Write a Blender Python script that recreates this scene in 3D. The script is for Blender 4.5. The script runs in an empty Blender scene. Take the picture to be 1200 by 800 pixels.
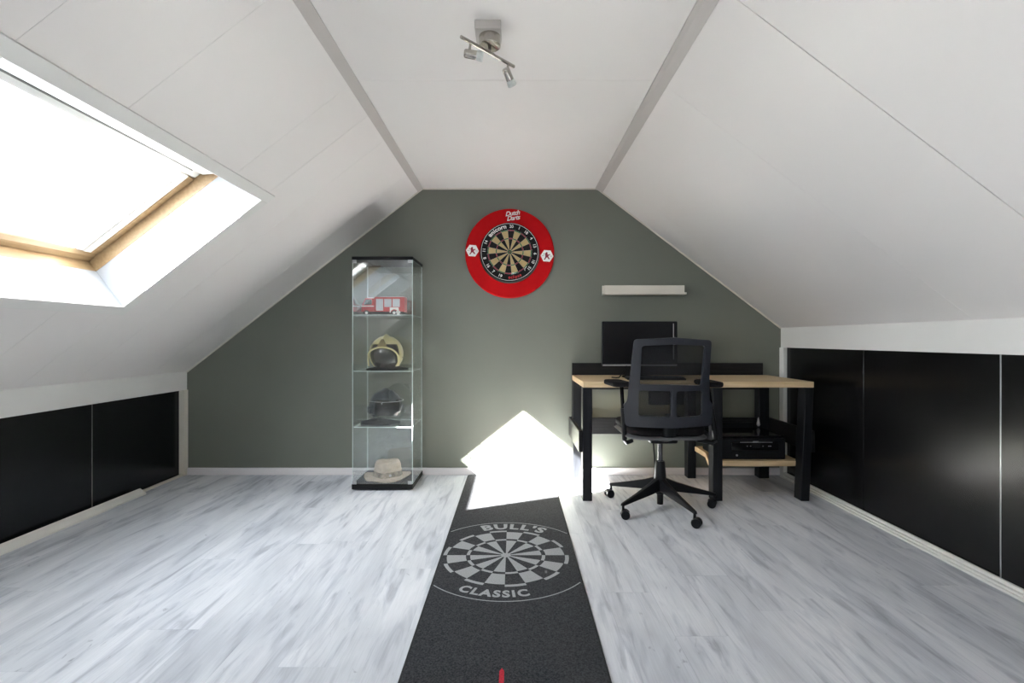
import bpy, bmesh, math, random
from mathutils import Vector, Matrix
random.seed(7)
PI = math.pi
SC = bpy.context.scene
COL = SC.collection

# ------------------------------------------------------------------ camera
FP, VX, VY, CZ = 575.0, 602.0, 397.0, 1.053      # focal in px of a 1200 px frame, vanishing point, eye height
cam_d = bpy.data.cameras.new('camera')
cam_d.sensor_width = 36.0
cam_d.lens = FP / 1200 * 36
cam_d.shift_x = -(VX - 600) / 1200
cam_d.shift_y = (VY - 400) / 1200
cam_d.clip_start = 0.02
cam = bpy.data.objects.new('camera', cam_d); COL.objects.link(cam)
cam.location = (0, 0, CZ); cam.rotation_euler = (PI/2, 0, 0)
SC.camera = cam

# ------------------------------------------------------------------ world, sun, exposure
w = bpy.data.worlds.new('world'); SC.world = w; w.use_nodes = True
bg = w.node_tree.nodes['Background']; WN = w.node_tree.nodes; WL = w.node_tree.links
# hazy bright sky: a broad white aureole around the sun on a paler blue dome
SKY_BASE, SKY_HALO, SKY_HORIZON = 1.6, 9.0, 9.0
tcw = WN.new('ShaderNodeTexCoord'); dt = WN.new('ShaderNodeVectorMath'); dt.operation = 'DOT_PRODUCT'
dt.inputs[1].default_value = Vector((-1.237, -1.10, 1.0)).normalized()
WL.new(tcw.outputs['Generated'], dt.inputs[0])
mxm = WN.new('ShaderNodeMath'); mxm.operation = 'MAXIMUM'; mxm.inputs[1].default_value = 0.0; WL.new(dt.outputs['Value'], mxm.inputs[0])
pw = WN.new('ShaderNodeMath'); pw.operation = 'POWER'; pw.inputs[1].default_value = 3.0; WL.new(mxm.outputs[0], pw.inputs[0])
ma = WN.new('ShaderNodeMath'); ma.operation = 'MULTIPLY_ADD'; ma.inputs[1].default_value = SKY_HALO; ma.inputs[2].default_value = SKY_BASE; WL.new(pw.outputs[0], ma.inputs[0])
cmx = WN.new('ShaderNodeMix'); cmx.data_type = 'RGBA'; cmx.inputs[6].default_value = (0.80, 0.90, 1.0, 1); cmx.inputs[7].default_value = (0.95, 0.97, 1.0, 1); WL.new(pw.outputs[0], cmx.inputs[0])
# whitish haze towards the horizon, the same all the way round
sx_ = WN.new('ShaderNodeSeparateXYZ'); WL.new(tcw.outputs['Generated'], sx_.inputs[0])
ab = WN.new('ShaderNodeMath'); ab.operation = 'ABSOLUTE'; WL.new(sx_.outputs[2], ab.inputs[0])
om = WN.new('ShaderNodeMath'); om.operation = 'SUBTRACT'; om.inputs[0].default_value = 1.0; WL.new(ab.outputs[0], om.inputs[1])
p2 = WN.new('ShaderNodeMath'); p2.operation = 'POWER'; p2.inputs[1].default_value = 3.0; WL.new(om.outputs[0], p2.inputs[0])
m2 = WN.new('ShaderNodeMath'); m2.operation = 'MULTIPLY_ADD'; m2.inputs[1].default_value = SKY_HORIZON; WL.new(p2.outputs[0], m2.inputs[0]); WL.new(ma.outputs[0], m2.inputs[2])
WL.new(cmx.outputs[2], bg.inputs[0]); WL.new(m2.outputs[0], bg.inputs[1])
sun_d = bpy.data.lights.new('sun', 'SUN'); sun_d.energy = 115.0; sun_d.angle = 0.0093; sun_d.color = (1.0, 0.965, 0.91)
SUN = Vector((1.237, 1.10, -1.0)).normalized()
sun = bpy.data.objects.new('sun', sun_d); COL.objects.link(sun)
sun.rotation_euler = SUN.to_track_quat('-Z', 'Y').to_euler(); sun.location = (-4, -3, 5)
SC.view_settings.view_transform = 'Standard'; SC.view_settings.look = 'None'
SC.view_settings.gamma = 1; SC.view_settings.use_curve_mapping = False
SC.view_settings.exposure = 1.58
cy = SC.cycles
cy.max_bounces = 14; cy.diffuse_bounces = 8; cy.glossy_bounces = 6; cy.transparent_max_bounces = 40; cy.transmission_bounces = 8
cy.sample_clamp_indirect = 80

# ------------------------------------------------------------------ materials
def mat(name, col, rough=0.5, metal=0.0, var=0.06, scale=8.0, bump=0.0, bscale=None, col2=None, spec=0.5, stretch=(1,1,1), coat=0.0, rvar=0.0):
    m = bpy.data.materials.new(name); m.use_nodes = True
    nt = m.node_tree; N = nt.nodes; L = nt.links; b = N['Principled BSDF']
    tc = N.new('ShaderNodeTexCoord'); mp = N.new('ShaderNodeMapping'); mp.inputs['Scale'].default_value = stretch
    L.new(tc.outputs['Object'], mp.inputs[0])
    nz = N.new('ShaderNodeTexNoise'); nz.inputs['Scale'].default_value = scale; nz.inputs['Detail'].default_value = 6
    L.new(mp.outputs[0], nz.inputs['Vector'])
    rp = N.new('ShaderNodeValToRGB')
    c2 = col2 or tuple(min(1, c*(1+var)) for c in col)
    c1 = col if col2 else tuple(c*(1-var) for c in col)
    rp.color_ramp.elements[0].color = (*c1, 1); rp.color_ramp.elements[1].color = (*c2, 1)
    rp.color_ramp.elements[0].position = 0.32; rp.color_ramp.elements[1].position = 0.68
    L.new(nz.outputs[0], rp.inputs[0]); L.new(rp.outputs[0], b.inputs['Base Color'])
    b.inputs['Roughness'].default_value = rough; b.inputs['Metallic'].default_value = metal
    b.inputs['Specular IOR Level'].default_value = spec; b.inputs['Coat Weight'].default_value = coat
    if rvar:
        mr = N.new('ShaderNodeMapRange'); mr.inputs['To Min'].default_value = rough-rvar; mr.inputs['To Max'].default_value = rough+rvar
        L.new(nz.outputs[0], mr.inputs[0]); L.new(mr.outputs[0], b.inputs['Roughness'])
    if bump:
        n2 = N.new('ShaderNodeTexNoise'); n2.inputs['Scale'].default_value = bscale or scale*6; n2.inputs['Detail'].default_value = 4
        L.new(mp.outputs[0], n2.inputs['Vector'])
        bp = N.new('ShaderNodeBump'); bp.inputs['Strength'].default_value = bump; bp.inputs['Distance'].default_value = 0.002
        L.new(n2.outputs[0], bp.inputs['Height']); L.new(bp.outputs[0], b.inputs['Normal'])
    return m

def glass_mat(name, tint=(0.95, 0.985, 0.965), ior=1.5, rough=0.0):
    m = bpy.data.materials.new(name); m.use_nodes = True
    nt = m.node_tree; N = nt.nodes; L = nt.links
    for n in list(N): N.remove(n)
    out = N.new('ShaderNodeOutputMaterial'); mx = N.new('ShaderNodeMixShader')
    tr = N.new('ShaderNodeBsdfTransparent'); gl = N.new('ShaderNodeBsdfGlossy'); fr = N.new('ShaderNodeFresnel')
    ge = N.new('ShaderNodeNewGeometry'); mr = N.new('ShaderNodeMapRange')
    mr.inputs['To Min'].default_value = ior; mr.inputs['To Max'].default_value = 1/ior
    L.new(ge.outputs['Backfacing'], mr.inputs[0]); L.new(mr.outputs[0], fr.inputs['IOR'])
    tr.inputs[0].default_value = (*tint, 1); gl.inputs[0].default_value = (1, 1, 1, 1); gl.inputs['Roughness'].default_value = rough
    L.new(fr.outputs[0], mx.inputs[0]); L.new(tr.outputs[0], mx.inputs[1]); L.new(gl.outputs[0], mx.inputs[2]); L.new(mx.outputs[0], out.inputs[0])
    return m

def net_mat(name, col, hole):
    m = mat(name, col, 0.7, var=0.2, scale=60)
    nt = m.node_tree; N = nt.nodes; L = nt.links; b = N['Principled BSDF']; out = N['Material Output']
    tr = N.new('ShaderNodeBsdfTransparent'); mx = N.new('ShaderNodeMixShader'); mx.inputs[0].default_value = hole
    L.new(b.outputs[0], mx.inputs[1]); L.new(tr.outputs[0], mx.inputs[2]); L.new(mx.outputs[0], out.inputs[0])
    return m

def wood_mat(name, c1, c2, rough=0.45, axis=0, sc=3.0, contrast=0.3):
    st = [22, 22, 22]; st[axis] = 1.2
    m = mat(name, c1, rough, col2=c2, scale=sc, stretch=tuple(st), bump=0.15, bscale=sc*2)
    r = [n for n in m.node_tree.nodes if n.type == 'VALTORGB'][0]
    r.color_ramp.elements[0].position = 0.5-contrast; r.color_ramp.elements[1].position = 0.5+contrast
    return m

def floor_mat():
    m = bpy.data.materials.new('grey_laminate'); m.use_nodes = True
    nt = m.node_tree; N = nt.nodes; L = nt.links; b = N['Principled BSDF']
    ge = N.new('ShaderNodeNewGeometry'); oi = N.new('ShaderNodeObjectInfo')
    off = N.new('ShaderNodeVectorMath'); off.operation = 'MULTIPLY_ADD'
    cx = N.new('ShaderNodeCombineXYZ'); L.new(oi.outputs['Random'], cx.inputs[0]); L.new(oi.outputs['Random'], cx.inputs[1]); L.new(oi.outputs['Random'], cx.inputs[2])
    off.inputs[1].default_value = (0.12, 0.5, 0.8)
    L.new(cx.outputs[0], off.inputs[0]); L.new(ge.outputs['Position'], off.inputs[2])
    def noise(st, sc, det, dist=0.0, rough=0.55):
        mp = N.new('ShaderNodeMapping'); mp.inputs['Scale'].default_value = st; L.new(off.outputs[0], mp.inputs[0])
        n = N.new('ShaderNodeTexNoise'); n.inputs['Scale'].default_value = sc; n.inputs['Detail'].default_value = det
        n.inputs['Distortion'].default_value = dist; n.inputs['Roughness'].default_value = rough
        L.new(mp.outputs[0], n.inputs['Vector']); return n
    def ramp(src, stops):
        r = N.new('ShaderNodeValToRGB'); L.new(src, r.inputs[0])
        e = r.color_ramp.elements
        while len(e) < len(stops): e.new(0.5)
        for k, (p, c) in enumerate(stops): e[k].position = p; e[k].color = (*c, 1)
        return r
    def mul(a, b_, fac=1.0):
        x = N.new('ShaderNodeMix'); x.data_type = 'RGBA'; x.blend_type = 'MULTIPLY'; x.inputs[0].default_value = fac
        L.new(a, x.inputs[6]); L.new(b_, x.inputs[7]); return x.outputs[2]
    broad = ramp(noise((3.6, 0.75, 1), 1.5, 3, 0.6).outputs[0], [(0.30, (0.49, 0.51, 0.56)), (0.46, (0.62, 0.64, 0.685)), (0.64, (0.73, 0.745, 0.785))])
    streak = ramp(noise((8, 1.15, 1), 1.9, 4, 1.3).outputs[0], [(0.30, (0.46, 0.48, 0.53)), (0.40, (0.76, 0.775, 0.81)), (0.50, (1, 1, 1))])
    fine = ramp(noise((90, 3.2, 1), 2.2, 6, 0.4).outputs[0], [(0.30, (0.80, 0.805, 0.82)), (0.60, (1, 1, 1))])
    knot = ramp(noise((6, 2.2, 1), 3.1, 3, 2.2).outputs[0], [(0.22, (0.48, 0.49, 0.53)), (0.31, (1, 1, 1))])
    c = mul(broad.outputs[0], streak.outputs[0], 0.7); c = mul(c, fine.outputs[0], 0.55); c = mul(c, knot.outputs[0], 0.8)
    L.new(c, b.inputs['Base Color'])
    b.inputs['Roughness'].default_value = 0.42; b.inputs['Specular IOR Level'].default_value = 0.45
    bp = N.new('ShaderNodeBump'); bp.inputs['Strength'].default_value = 0.12; bp.inputs['Distance'].default_value = 0.001
    L.new(noise((90, 3.2, 1), 2.2, 4).outputs[0], bp.inputs['Height']); L.new(bp.outputs[0], b.inputs['Normal'])
    return m

M = {}
M['white_panel'] = mat('white_ceiling_board', (0.77, 0.74, 0.715), 0.42, var=0.015, scale=1.2)
M['white_trim'] = mat('white_painted_trim', (0.74, 0.73, 0.70), 0.4, var=0.02, scale=3)
M['cream_trim'] = mat('cream_painted_trim', (0.66, 0.62, 0.54), 0.45, var=0.03, scale=3)
M['grey_trim'] = mat('grey_cover_strip', (0.50, 0.47, 0.445), 0.5, var=0.02, scale=3)
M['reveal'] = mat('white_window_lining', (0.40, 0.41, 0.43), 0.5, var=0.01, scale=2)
M['wall'] = mat('sage_green_paint', (0.150, 0.160, 0.130), 0.55, var=0.03, scale=3, bump=0.05, bscale=150)
M['plain'] = mat('offwhite_wall_paint', (0.66, 0.65, 0.62), 0.6, var=0.02, scale=2)
M['skirt'] = mat('pinkish_white_skirting', (0.68, 0.65, 0.66), 0.5, var=0.05, scale=4, stretch=(.3, 1, 1))
M['black_panel'] = mat('satin_black_panel', (0.004, 0.004, 0.0043), 0.24, var=0.2, scale=4, spec=0.36, rvar=0.03)
M['floor'] = floor_mat()
M['sub'] = mat('subfloor', (0.16, 0.16, 0.17), 0.8)
M['pine'] = wood_mat('pine_frame', (0.33, 0.215, 0.105), (0.43, 0.30, 0.165), 0.4, axis=1, contrast=0.2)
M['top'] = wood_mat('pale_pine_top', (0.56, 0.40, 0.22), (0.74, 0.56, 0.35), 0.5, axis=0, contrast=0.22)
M['blackwood'] = wood_mat('black_stained_wood', (0.004, 0.0045, 0.006), (0.010, 0.011, 0.014), 0.45, axis=2, contrast=0.2)
M['blackwood_h'] = wood_mat('black_stained_board', (0.006, 0.006, 0.0065), (0.015, 0.0145, 0.015), 0.5, axis=0, contrast=0.2)
for _n in ('blackwood', 'blackwood_h'): M[_n].node_tree.nodes['Principled BSDF'].inputs['Specular IOR Level'].default_value = .25
M['glass'] = glass_mat('cabinet_glass', (0.975, 0.988, 0.985), 1.85)
M['winglass'] = glass_mat('window_glass', (0.97, 0.98, 0.98))
M['edge'] = mat('green_glass_edge', (0.66, 0.76, 0.73), 0.2, var=0.05, scale=20)
M['clear'] = glass_mat('clear_visor', (0.86, 0.88, 0.88))
M['blackplas'] = mat('black_plastic', (0.006, 0.0065, 0.008), 0.4, var=0.15, scale=30, bump=0.05, bscale=300, spec=.22)
M['navyplas'] = mat('charcoal_plastic', (0.016, 0.018, 0.026), 0.36, var=0.12, scale=20, bump=0.05, bscale=300, spec=.5)
M['gloss'] = mat('gloss_black', (0.004, 0.004, 0.005), 0.08, var=0.1)
M['screen'] = mat('screen_black', (0.003, 0.003, 0.004), 0.3, var=0.1, spec=0.3)
M['silver'] = mat('silver_plastic', (0.42, 0.42, 0.43), 0.3, metal=0.6, var=0.05, scale=20)
M['chrome'] = mat('brushed_nickel', (0.45, 0.42, 0.38), 0.25, metal=1.0, var=0.06, scale=40, stretch=(1, 6, 1))
M['greyplas'] = mat('grey_seat_pan', (0.10, 0.10, 0.105), 0.35, var=0.1, scale=15)
M['fabric'] = mat('black_fabric', (0.007, 0.006, 0.007), 0.95, var=0.25, scale=180, bump=0.4, bscale=400, spec=.22)
M['net'] = net_mat('black_netting', (0.004, 0.004, 0.006), 0.55)
M['red'] = mat('red_foam', (0.47, 0.003, 0.005), 0.75, var=0.08, scale=6, bump=0.1, bscale=200, spec=.15)
M['redp'] = mat('red_paint', (0.55, 0.015, 0.02), 0.3, var=0.05)
M['white'] = mat('white_print', (0.80, 0.79, 0.76), 0.6, var=0.03, scale=30)
M['whitep'] = mat('white_plastic', (0.78, 0.76, 0.72), 0.4, var=0.02)
M['shutter'] = mat('silver_shutter', (0.55, 0.56, 0.60), 0.35, var=0.08, scale=1, stretch=(1, 1, 500))
M['sisal_b'] = mat('black_sisal', (0.005, 0.0045, 0.0045), 0.9, var=0.3, scale=300)
M['sisal_c'] = mat('cream_sisal', (0.47, 0.36, 0.17), 0.85, var=0.12, scale=250)
M['sisal_r'] = mat('red_sisal', (0.26, 0.012, 0.035), 0.8, var=0.15, scale=250)
M['sisal_g'] = mat('green_sisal', (0.015, 0.13, 0.035), 0.8, var=0.15, scale=250)
M['black'] = mat('matt_black', (0.004, 0.004, 0.0045), 0.6, var=0.1, spec=.25)
M['mat'] = mat('charcoal_carpet', (0.016, 0.0165, 0.019), 0.95, col2=(0.062, 0.064, 0.071), spec=.1, scale=190, bump=0.8, bscale=420)
M['matprint'] = mat('grey_carpet_print', (0.24, 0.245, 0.255), 0.95, col2=(0.38, 0.385, 0.40), scale=260, bump=0.8, bscale=420)
M['matwhite'] = mat('white_carpet_print', (0.55, 0.55, 0.55), 0.95, var=0.1, scale=260)
M['matred'] = mat('red_carpet_print', (0.42, 0.012, 0.03), 0.95, var=0.3, scale=200)
M['matpink'] = mat('faded_red_print', (0.60, 0.10, 0.14), 0.95, var=0.2, scale=200)
M['binding'] = mat('black_binding', (0.012, 0.012, 0.014), 0.9, var=0.2, scale=200)
M['cream'] = mat('cream_shell', (0.62, 0.54, 0.27), 0.28, var=0.08, scale=12, coat=0.3)
M['shell'] = mat('anthracite_shell', (0.050, 0.056, 0.068), 0.3, var=0.2, scale=14, coat=0.4)
M['visor'] = mat('smoked_visor', (0.012, 0.011, 0.010), 0.2, var=0.1, coat=0.5)
M['brass'] = mat('bronze_badge', (0.16, 0.12, 0.045), 0.35, metal=0.6, var=0.2, scale=60)
M['khaki'] = mat('khaki_cloth', (0.42, 0.34, 0.26), 0.9, var=0.14, scale=30, bump=0.6, bscale=260)
M['khaki2'] = mat('mottled_hat_band', (0.36, 0.29, 0.21), 0.9, col2=(0.10, 0.08, 0.05), scale=22, bump=0.5, bscale=260)
M['rubber'] = mat('tyre_rubber', (0.02, 0.02, 0.02), 0.7, var=0.1)

# ------------------------------------------------------------------ mesh helpers
class MB:
    def __init__(s): s.bm = bmesh.new()
    def box(s, x0, x1, y0, y1, z0, z1, R=None, mi=0):
        vs = [s.bm.verts.new((x, y, z)) for z in (z0, z1) for y in (y0, y1) for x in (x0, x1)]
        fs = [s.bm.faces.new([vs[i] for i in f]) for f in ((0,2,3,1),(4,5,7,6),(0,1,5,4),(2,6,7,3),(0,4,6,2),(1,3,7,5))]
        for f in fs: f.material_index = mi
        if R is not None: bmesh.ops.transform(s.bm, matrix=R, verts=vs)
        return fs
    def hexa(s, pts, mi=0):
        vs = [s.bm.verts.new(p) for p in pts]   # bottom 4 ccw, top 4
        for f in ((3,2,1,0),(4,5,6,7),(0,1,5,4),(1,2,6,5),(2,3,7,6),(3,0,4,7)):
            fc = s.bm.faces.new([vs[i] for i in f]); fc.material_index = mi
    def prism(s, poly, d, mi=0):
        d = Vector(d); a = [s.bm.verts.new(p) for p in poly]; b = [s.bm.verts.new(Vector(p)+d) for p in poly]
        n = len(a); s.bm.faces.new(a[::-1]).material_index = mi; s.bm.faces.new(b).material_index = mi
        for i in range(n): s.bm.faces.new((a[i], a[(i+1)%n], b[(i+1)%n], b[i])).material_index = mi
    def tube(s, pts, r, seg=10, cap=True, mi=0, flat=None):
        pts = [Vector(p) for p in pts]; n = len(pts); rs = r if isinstance(r, (list, tuple)) else [r]*n
        rings = []; up = None
        for i, p in enumerate(pts):
            t = (pts[min(i+1, n-1)] - pts[max(i-1, 0)]).normalized()
            if up is None: up = Vector((0, 0, 1)) if abs(t.z) < 0.9 else Vector((0, 1, 0))
            a = t.cross(up).normalized(); b = a.cross(t).normalized(); up = b
            fa, fb = flat or (1, 1)
            rings.append([s.bm.verts.new(p + (a*math.cos(k*2*PI/seg)*fa + b*math.sin(k*2*PI/seg)*fb)*rs[i]) for k in range(seg)])
        for i in range(n-1):
            for k in range(seg):
                s.bm.faces.new((rings[i][k], rings[i][(k+1)%seg], rings[i+1][(k+1)%seg], rings[i+1][k])).material_index = mi
        if cap:
            s.bm.faces.new(rings[0][::-1]).material_index = mi; s.bm.faces.new(rings[-1]).material_index = mi
    def cyl(s, p0, p1, r0, r1=None, seg=20, mi=0): s.tube([p0, p1], [r0, r0 if r1 is None else r1], seg, True, mi)
    def lathe(s, prof, c=(0,0,0), seg=32, axis='Z', mi=0, fn=None):
        rings = []
        for r, h in prof:
            ring = []
            for k in range(seg):
                a = 2*PI*k/seg
                p = Vector((r*math.cos(a), r*math.sin(a), h)) if axis == 'Z' else (Vector((r*math.cos(a), h, r*math.sin(a))) if axis == 'Y' else Vector((h, r*math.cos(a), r*math.sin(a))))
                p = p + Vector(c)
                if fn: p = fn(p, a, r, h)
                ring.append(s.bm.verts.new(p))
            rings.append(ring)
        for i in range(len(rings)-1):
            for k in range(seg): s.bm.faces.new((rings[i][k], rings[i][(k+1)%seg], rings[i+1][(k+1)%seg], rings[i+1][k])).material_index = mi
        if prof[0][0] > 1e-5: s.bm.faces.new(rings[0][::-1]).material_index = mi
        if prof[-1][0] > 1e-5: s.bm.faces.new(rings[-1]).material_index = mi
        bmesh.ops.remove_doubles(s.bm, verts=s.bm.verts, dist=1e-6)
    def grid(s, fn, nu, nv, keep=None, mi=0):
        g = [[s.bm.verts.new(fn(i/nu, j/nv)) for j in range(nv+1)] for i in range(nu+1)]
        for i in range(nu):
            for j in range(nv):
                if keep is None or keep((i+.5)/nu, (j+.5)/nv):
                    s.bm.faces.new((g[i][j], g[i+1][j], g[i+1][j+1], g[i][j+1])).material_index = mi
        lone = [v for r in g for v in r if not v.link_faces]
        for v in lone: s.bm.verts.remove(v)
    def add(s, verts, faces, mi=0):
        vs = [s.bm.verts.new(v) for v in verts]
        for f in faces:
            try: s.bm.faces.new([vs[i] for i in f]).material_index = mi
            except ValueError: pass
    def build(s, name, m, parent=None, loc=None, bevel=0, seg=2, smooth=True, solid=0, sub=0, ang=35, recalc=True):
        if recalc: bmesh.ops.recalc_face_normals(s.bm, faces=s.bm.faces)
        me = bpy.data.meshes.new(name); s.bm.to_mesh(me); s.bm.free()
        for mm in (m if isinstance(m, (list, tuple)) else [m]): me.materials.append(M[mm] if isinstance(mm, str) else mm)
        if smooth:
            me.polygons.foreach_set('use_smooth', [True]*len(me.polygons))
            me.set_sharp_from_angle(angle=math.radians(ang))
        o = bpy.data.objects.new(name, me); COL.objects.link(o)
        if parent: o.parent = parent
        if loc is not None: o.location = loc
        if solid: md = o.modifiers.new('solid', 'SOLIDIFY'); md.thickness = solid; md.offset = 0
        if bevel:
            md = o.modifiers.new('bevel', 'BEVEL'); md.width = bevel; md.segments = seg; md.limit_method = 'ANGLE'; md.angle_limit = math.radians(40); md.harden_normals = False
        if sub: md = o.modifiers.new('sub', 'SUBSURF'); md.levels = sub; md.render_levels = sub
        return o

def tag(o, label=None, cat=None, group=None, kind=None):
    if label: o['label'] = label
    if cat: o['category'] = cat
    if group: o['group'] = group
    if kind: o['kind'] = kind
    return o
def thing(name, label, cat, loc=(0,0,0), rz=0, group=None, kind=None):
    o = bpy.data.objects.new(name, None); COL.objects.link(o); o.empty_display_size = 0.1
    o.location = loc; o.rotation_euler = (0, 0, rz)
    return tag(o, label, cat, group, kind)
def struct(o, label, cat): return tag(o, label, cat, kind='structure')
def part(f, name, m, parent, **k):
    mb = MB(); f(mb); return mb.build(name, m, parent, **k)
def bx(name, m, parent, x0, x1, y0, y1, z0, z1, bevel=0.002, **k):
    mb = MB(); mb.box(x0, x1, y0, y1, z0, z1); return mb.build(name, m, parent, bevel=bevel, **k)
def copy_obj(o, parent=None, loc=None):
    c = o.copy(); COL.objects.link(c); c.parent = parent
    if loc is not None: c.location = loc
    return c

def curve_mesh(splines=None, text=None, size=1.0, bold=0.0, shear=0.0, spacing=1.0, res=4):
    """flat filled outline -> (verts, faces) in XY; splines are lists of (x, y), inner ones cut holes"""
    if text is not None:
        cu = bpy.data.curves.new('tmp', 'FONT'); cu.body = text; cu.size = size; cu.align_x = 'CENTER'; cu.offset = bold; cu.shear = shear; cu.space_character = spacing
        cu.resolution_u = res
    else:
        cu = bpy.data.curves.new('tmp', 'CURVE'); cu.dimensions = '2D'; cu.fill_mode = 'BOTH'
        for sp in splines:
            q = cu.splines.new('POLY'); q.points.add(len(sp)-1); q.use_cyclic_u = True
            for k, (x, y) in enumerate(sp): q.points[k].co = (x, y, 0, 1)
    o = bpy.data.objects.new('tmp', cu); COL.objects.link(o)
    dg = bpy.context.evaluated_depsgraph_get(); ev = o.evaluated_get(dg); me = ev.to_mesh()
    vs = [tuple(v.co[:2]) for v in me.vertices]; fs = [tuple(p.vertices) for p in me.polygons]
    ev.to_mesh_clear(); bpy.data.objects.remove(o); bpy.data.curves.remove(cu)
    return vs, fs
def rrect(x0, x1, y0, y1, r, n=5):
    out = []
    for cx, cy_, a0 in ((x1-r, y1-r, 0), (x0+r, y1-r, PI/2), (x0+r, y0+r, PI), (x1-r, y0+r, 1.5*PI)):
        for k in range(n+1): a = a0 + k*PI/2/n; out.append((cx+r*math.cos(a), cy_+r*math.sin(a)))
    return out
def round_poly(pts, r, n=4):
    out = []; N_ = len(pts)
    for i in range(N_):
        p = Vector(pts[i]); a = Vector(pts[i-1])-p; b = Vector(pts[(i+1) % N_])-p
        rr = min(r, a.length*.45, b.length*.45); A = p+a.normalized()*rr; B = p+b.normalized()*rr
        for k in range(n+1):
            t = k/n; out.append(tuple((1-t)**2*A + 2*t*(1-t)*p + t*t*B))
    return out

# ================================================================== ROOM
YB, YF = 3.81, -1.0                 # green gable wall, wall behind the camera
XL, XR = -2.536, 2.073              # knee wall bands
ZL, ZR, ZC = 0.80, 1.139, 2.22
CL, CR = -0.709, 0.649              # where the slopes meet the flat ceiling
sL = Vector((CL-XL, 0, ZC-ZL)).normalized(); nL = Vector((-sL.z, 0, sL.x))      # up-slope, outward
sR = Vector((CR-XR, 0, ZC-ZR)).normalized(); nR = Vector((-sR.z*-1, 0, -sR.x))
nR = Vector((sR.z, 0, -sR.x))
if nR.z < 0: nR = -nR
LL = math.hypot(CL-XL, ZC-ZL); LR = math.hypot(CR-XR, ZC-ZR)
BL = Vector((XL, 0, ZL)); BR = Vector((XR, 0, ZR))
def SL(v, q, y): p = BL + sL*v + nL*q; return Vector((p.x, y, p.z))
def SR(v, q, y): p = BR + sR*v + nR*q; return Vector((p.x, y, p.z))

# floor with its planks
floor = bx('floor', 'sub', None, -2.75, 2.35, YF-.1, YB+.1, -0.12, -0.009, 0)
struct(floor, 'pale grey wood-look laminate floor with planks running to the green wall', 'floor')
PW, PLN = 0.19, 1.285
full = None; col0 = -1.518
k0 = int(math.floor((-2.72-col0)/PW)); rnd = random.Random(3)
k = k0
while col0 + k*PW < 2.3:
    xa = col0 + k*PW; xb = min(xa+PW, 2.32); xa = max(xa, -2.72)
    y = YF - rnd.random()*PLN if k != 0 else 2.347 - 3*PLN
    while y < YB:
        ya, yb = max(y, YF), min(y+PLN, YB)
        if yb-ya > 0.02:
            fullsize = abs(xb-xa-PW) < 1e-4 and abs(yb-ya-PLN) < 1e-4
            if fullsize and full is not None:
                o = copy_obj(full, floor, (xa, ya, 0))
            else:
                g = 0.0003
                mb = MB(); mb.box(g, xb-xa-g, g, yb-ya-g, -0.009, 0)
                o = mb.build('plank', 'floor', floor, loc=(xa, ya, 0), smooth=False)
                if fullsize: full = o
        y += PLN
    k += 1

# green gable wall
mb = MB(); mb.prism([(-2.75, YB, -.1), (2.35, YB, -.1), (2.35, YB, 1.25), (1.9, YB, 2.4), (-1.9, YB, 2.4), (-2.75, YB, 0.9)], (0, .12, 0))
struct(mb.build('wall_back', 'wall', smooth=False), 'grey-green gable wall at the far end of the attic', 'wall')
GX0, GX1, GZ0, GZ1 = -1.10, -.40, 1.0, 1.55          # unseen gable window, added to brighten the right side
mb = MB(); mb.box(-2.75, GX0, YF-.12, YF, -.1, 2.5); mb.box(GX1, 2.35, YF-.12, YF, -.1, 2.5); mb.box(GX0, GX1, YF-.12, YF, -.1, GZ0); mb.box(GX0, GX1, YF-.12, YF, GZ1, 2.5)
struct(mb.build('wall_front', 'plain', smooth=False), 'plain off-white wall behind the camera', 'wall')
mb = MB(); mb.box(-2.75, -2.63, YF, YB, -.1, .98)
struct(mb.build('wall_left', 'plain', smooth=False), 'low knee wall behind the left black sliding panels', 'wall')
mb = MB(); mb.box(2.17, 2.35, YF, YB, -.1, 1.25)
struct(mb.build('wall_right', 'plain', smooth=False), 'low knee wall behind the right black sliding panels', 'wall')

# ceiling: roof slabs (with the skylight openings) and their boards
UO = -0.0                                   # opening top corner measured along the slope from the band
VT = (Vector((-1.292, 0, 1.767)) - BL).dot(sL)      # opening top
VB = VT - 0.888                             # opening bottom
Y_FAR, Y_NEAR = 2.50, 1.235
OPEN = [(Y_NEAR, Y_FAR)]
ceiling = thing('ceiling', 'white attic ceiling of smooth boards with faint joints', 'ceiling', kind='structure')
def slab_l(mb, v0, v1, y0, y1, q0, q1):
    mb.hexa([SL(v0, q0, y0), SL(v1, q0, y0), SL(v1, q0, y1), SL(v0, q0, y1), SL(v0, q1, y0), SL(v1, q1, y0), SL(v1, q1, y1), SL(v0, q1, y1)])
mb = MB(); hv0, hv1 = VB-.015, VT+.015
ys = [YF]
for a, b in sorted(OPEN): ys += [a-.03, b+.03]
ys.append(YB+.1)
for i in range(0, len(ys), 2): slab_l(mb, -.25, LL+.2, ys[i], ys[i+1], .013, .30)
for a, b in OPEN:
    slab_l(mb, -.25, hv0, a-.03, b+.03, .013, .30); slab_l(mb, hv1, LL+.2, a-.03, b+.03, .013, .30)
mb.build('roof_slab', 'white_panel', ceiling, smooth=False)
def slab_r(mb, v0, v1, y0, y1, q0, q1):
    mb.hexa([SR(v0, q0, y0), SR(v1, q0, y0), SR(v1, q0, y1), SR(v0, q0, y1), SR(v0, q1, y0), SR(v1, q1, y0), SR(v1, q1, y1), SR(v0, q1, y1)])
mb = MB(); slab_r(mb, -.25, LR+.2, YF, YB+.1, .013, .30)
mb.build('roof_slab', 'white_panel', ceiling, smooth=False)
bx('roof_slab', 'white_panel', ceiling, CL-.3, CR+.3, YF, YB+.1, ZC+.013, ZC+.3, 0)
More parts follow.
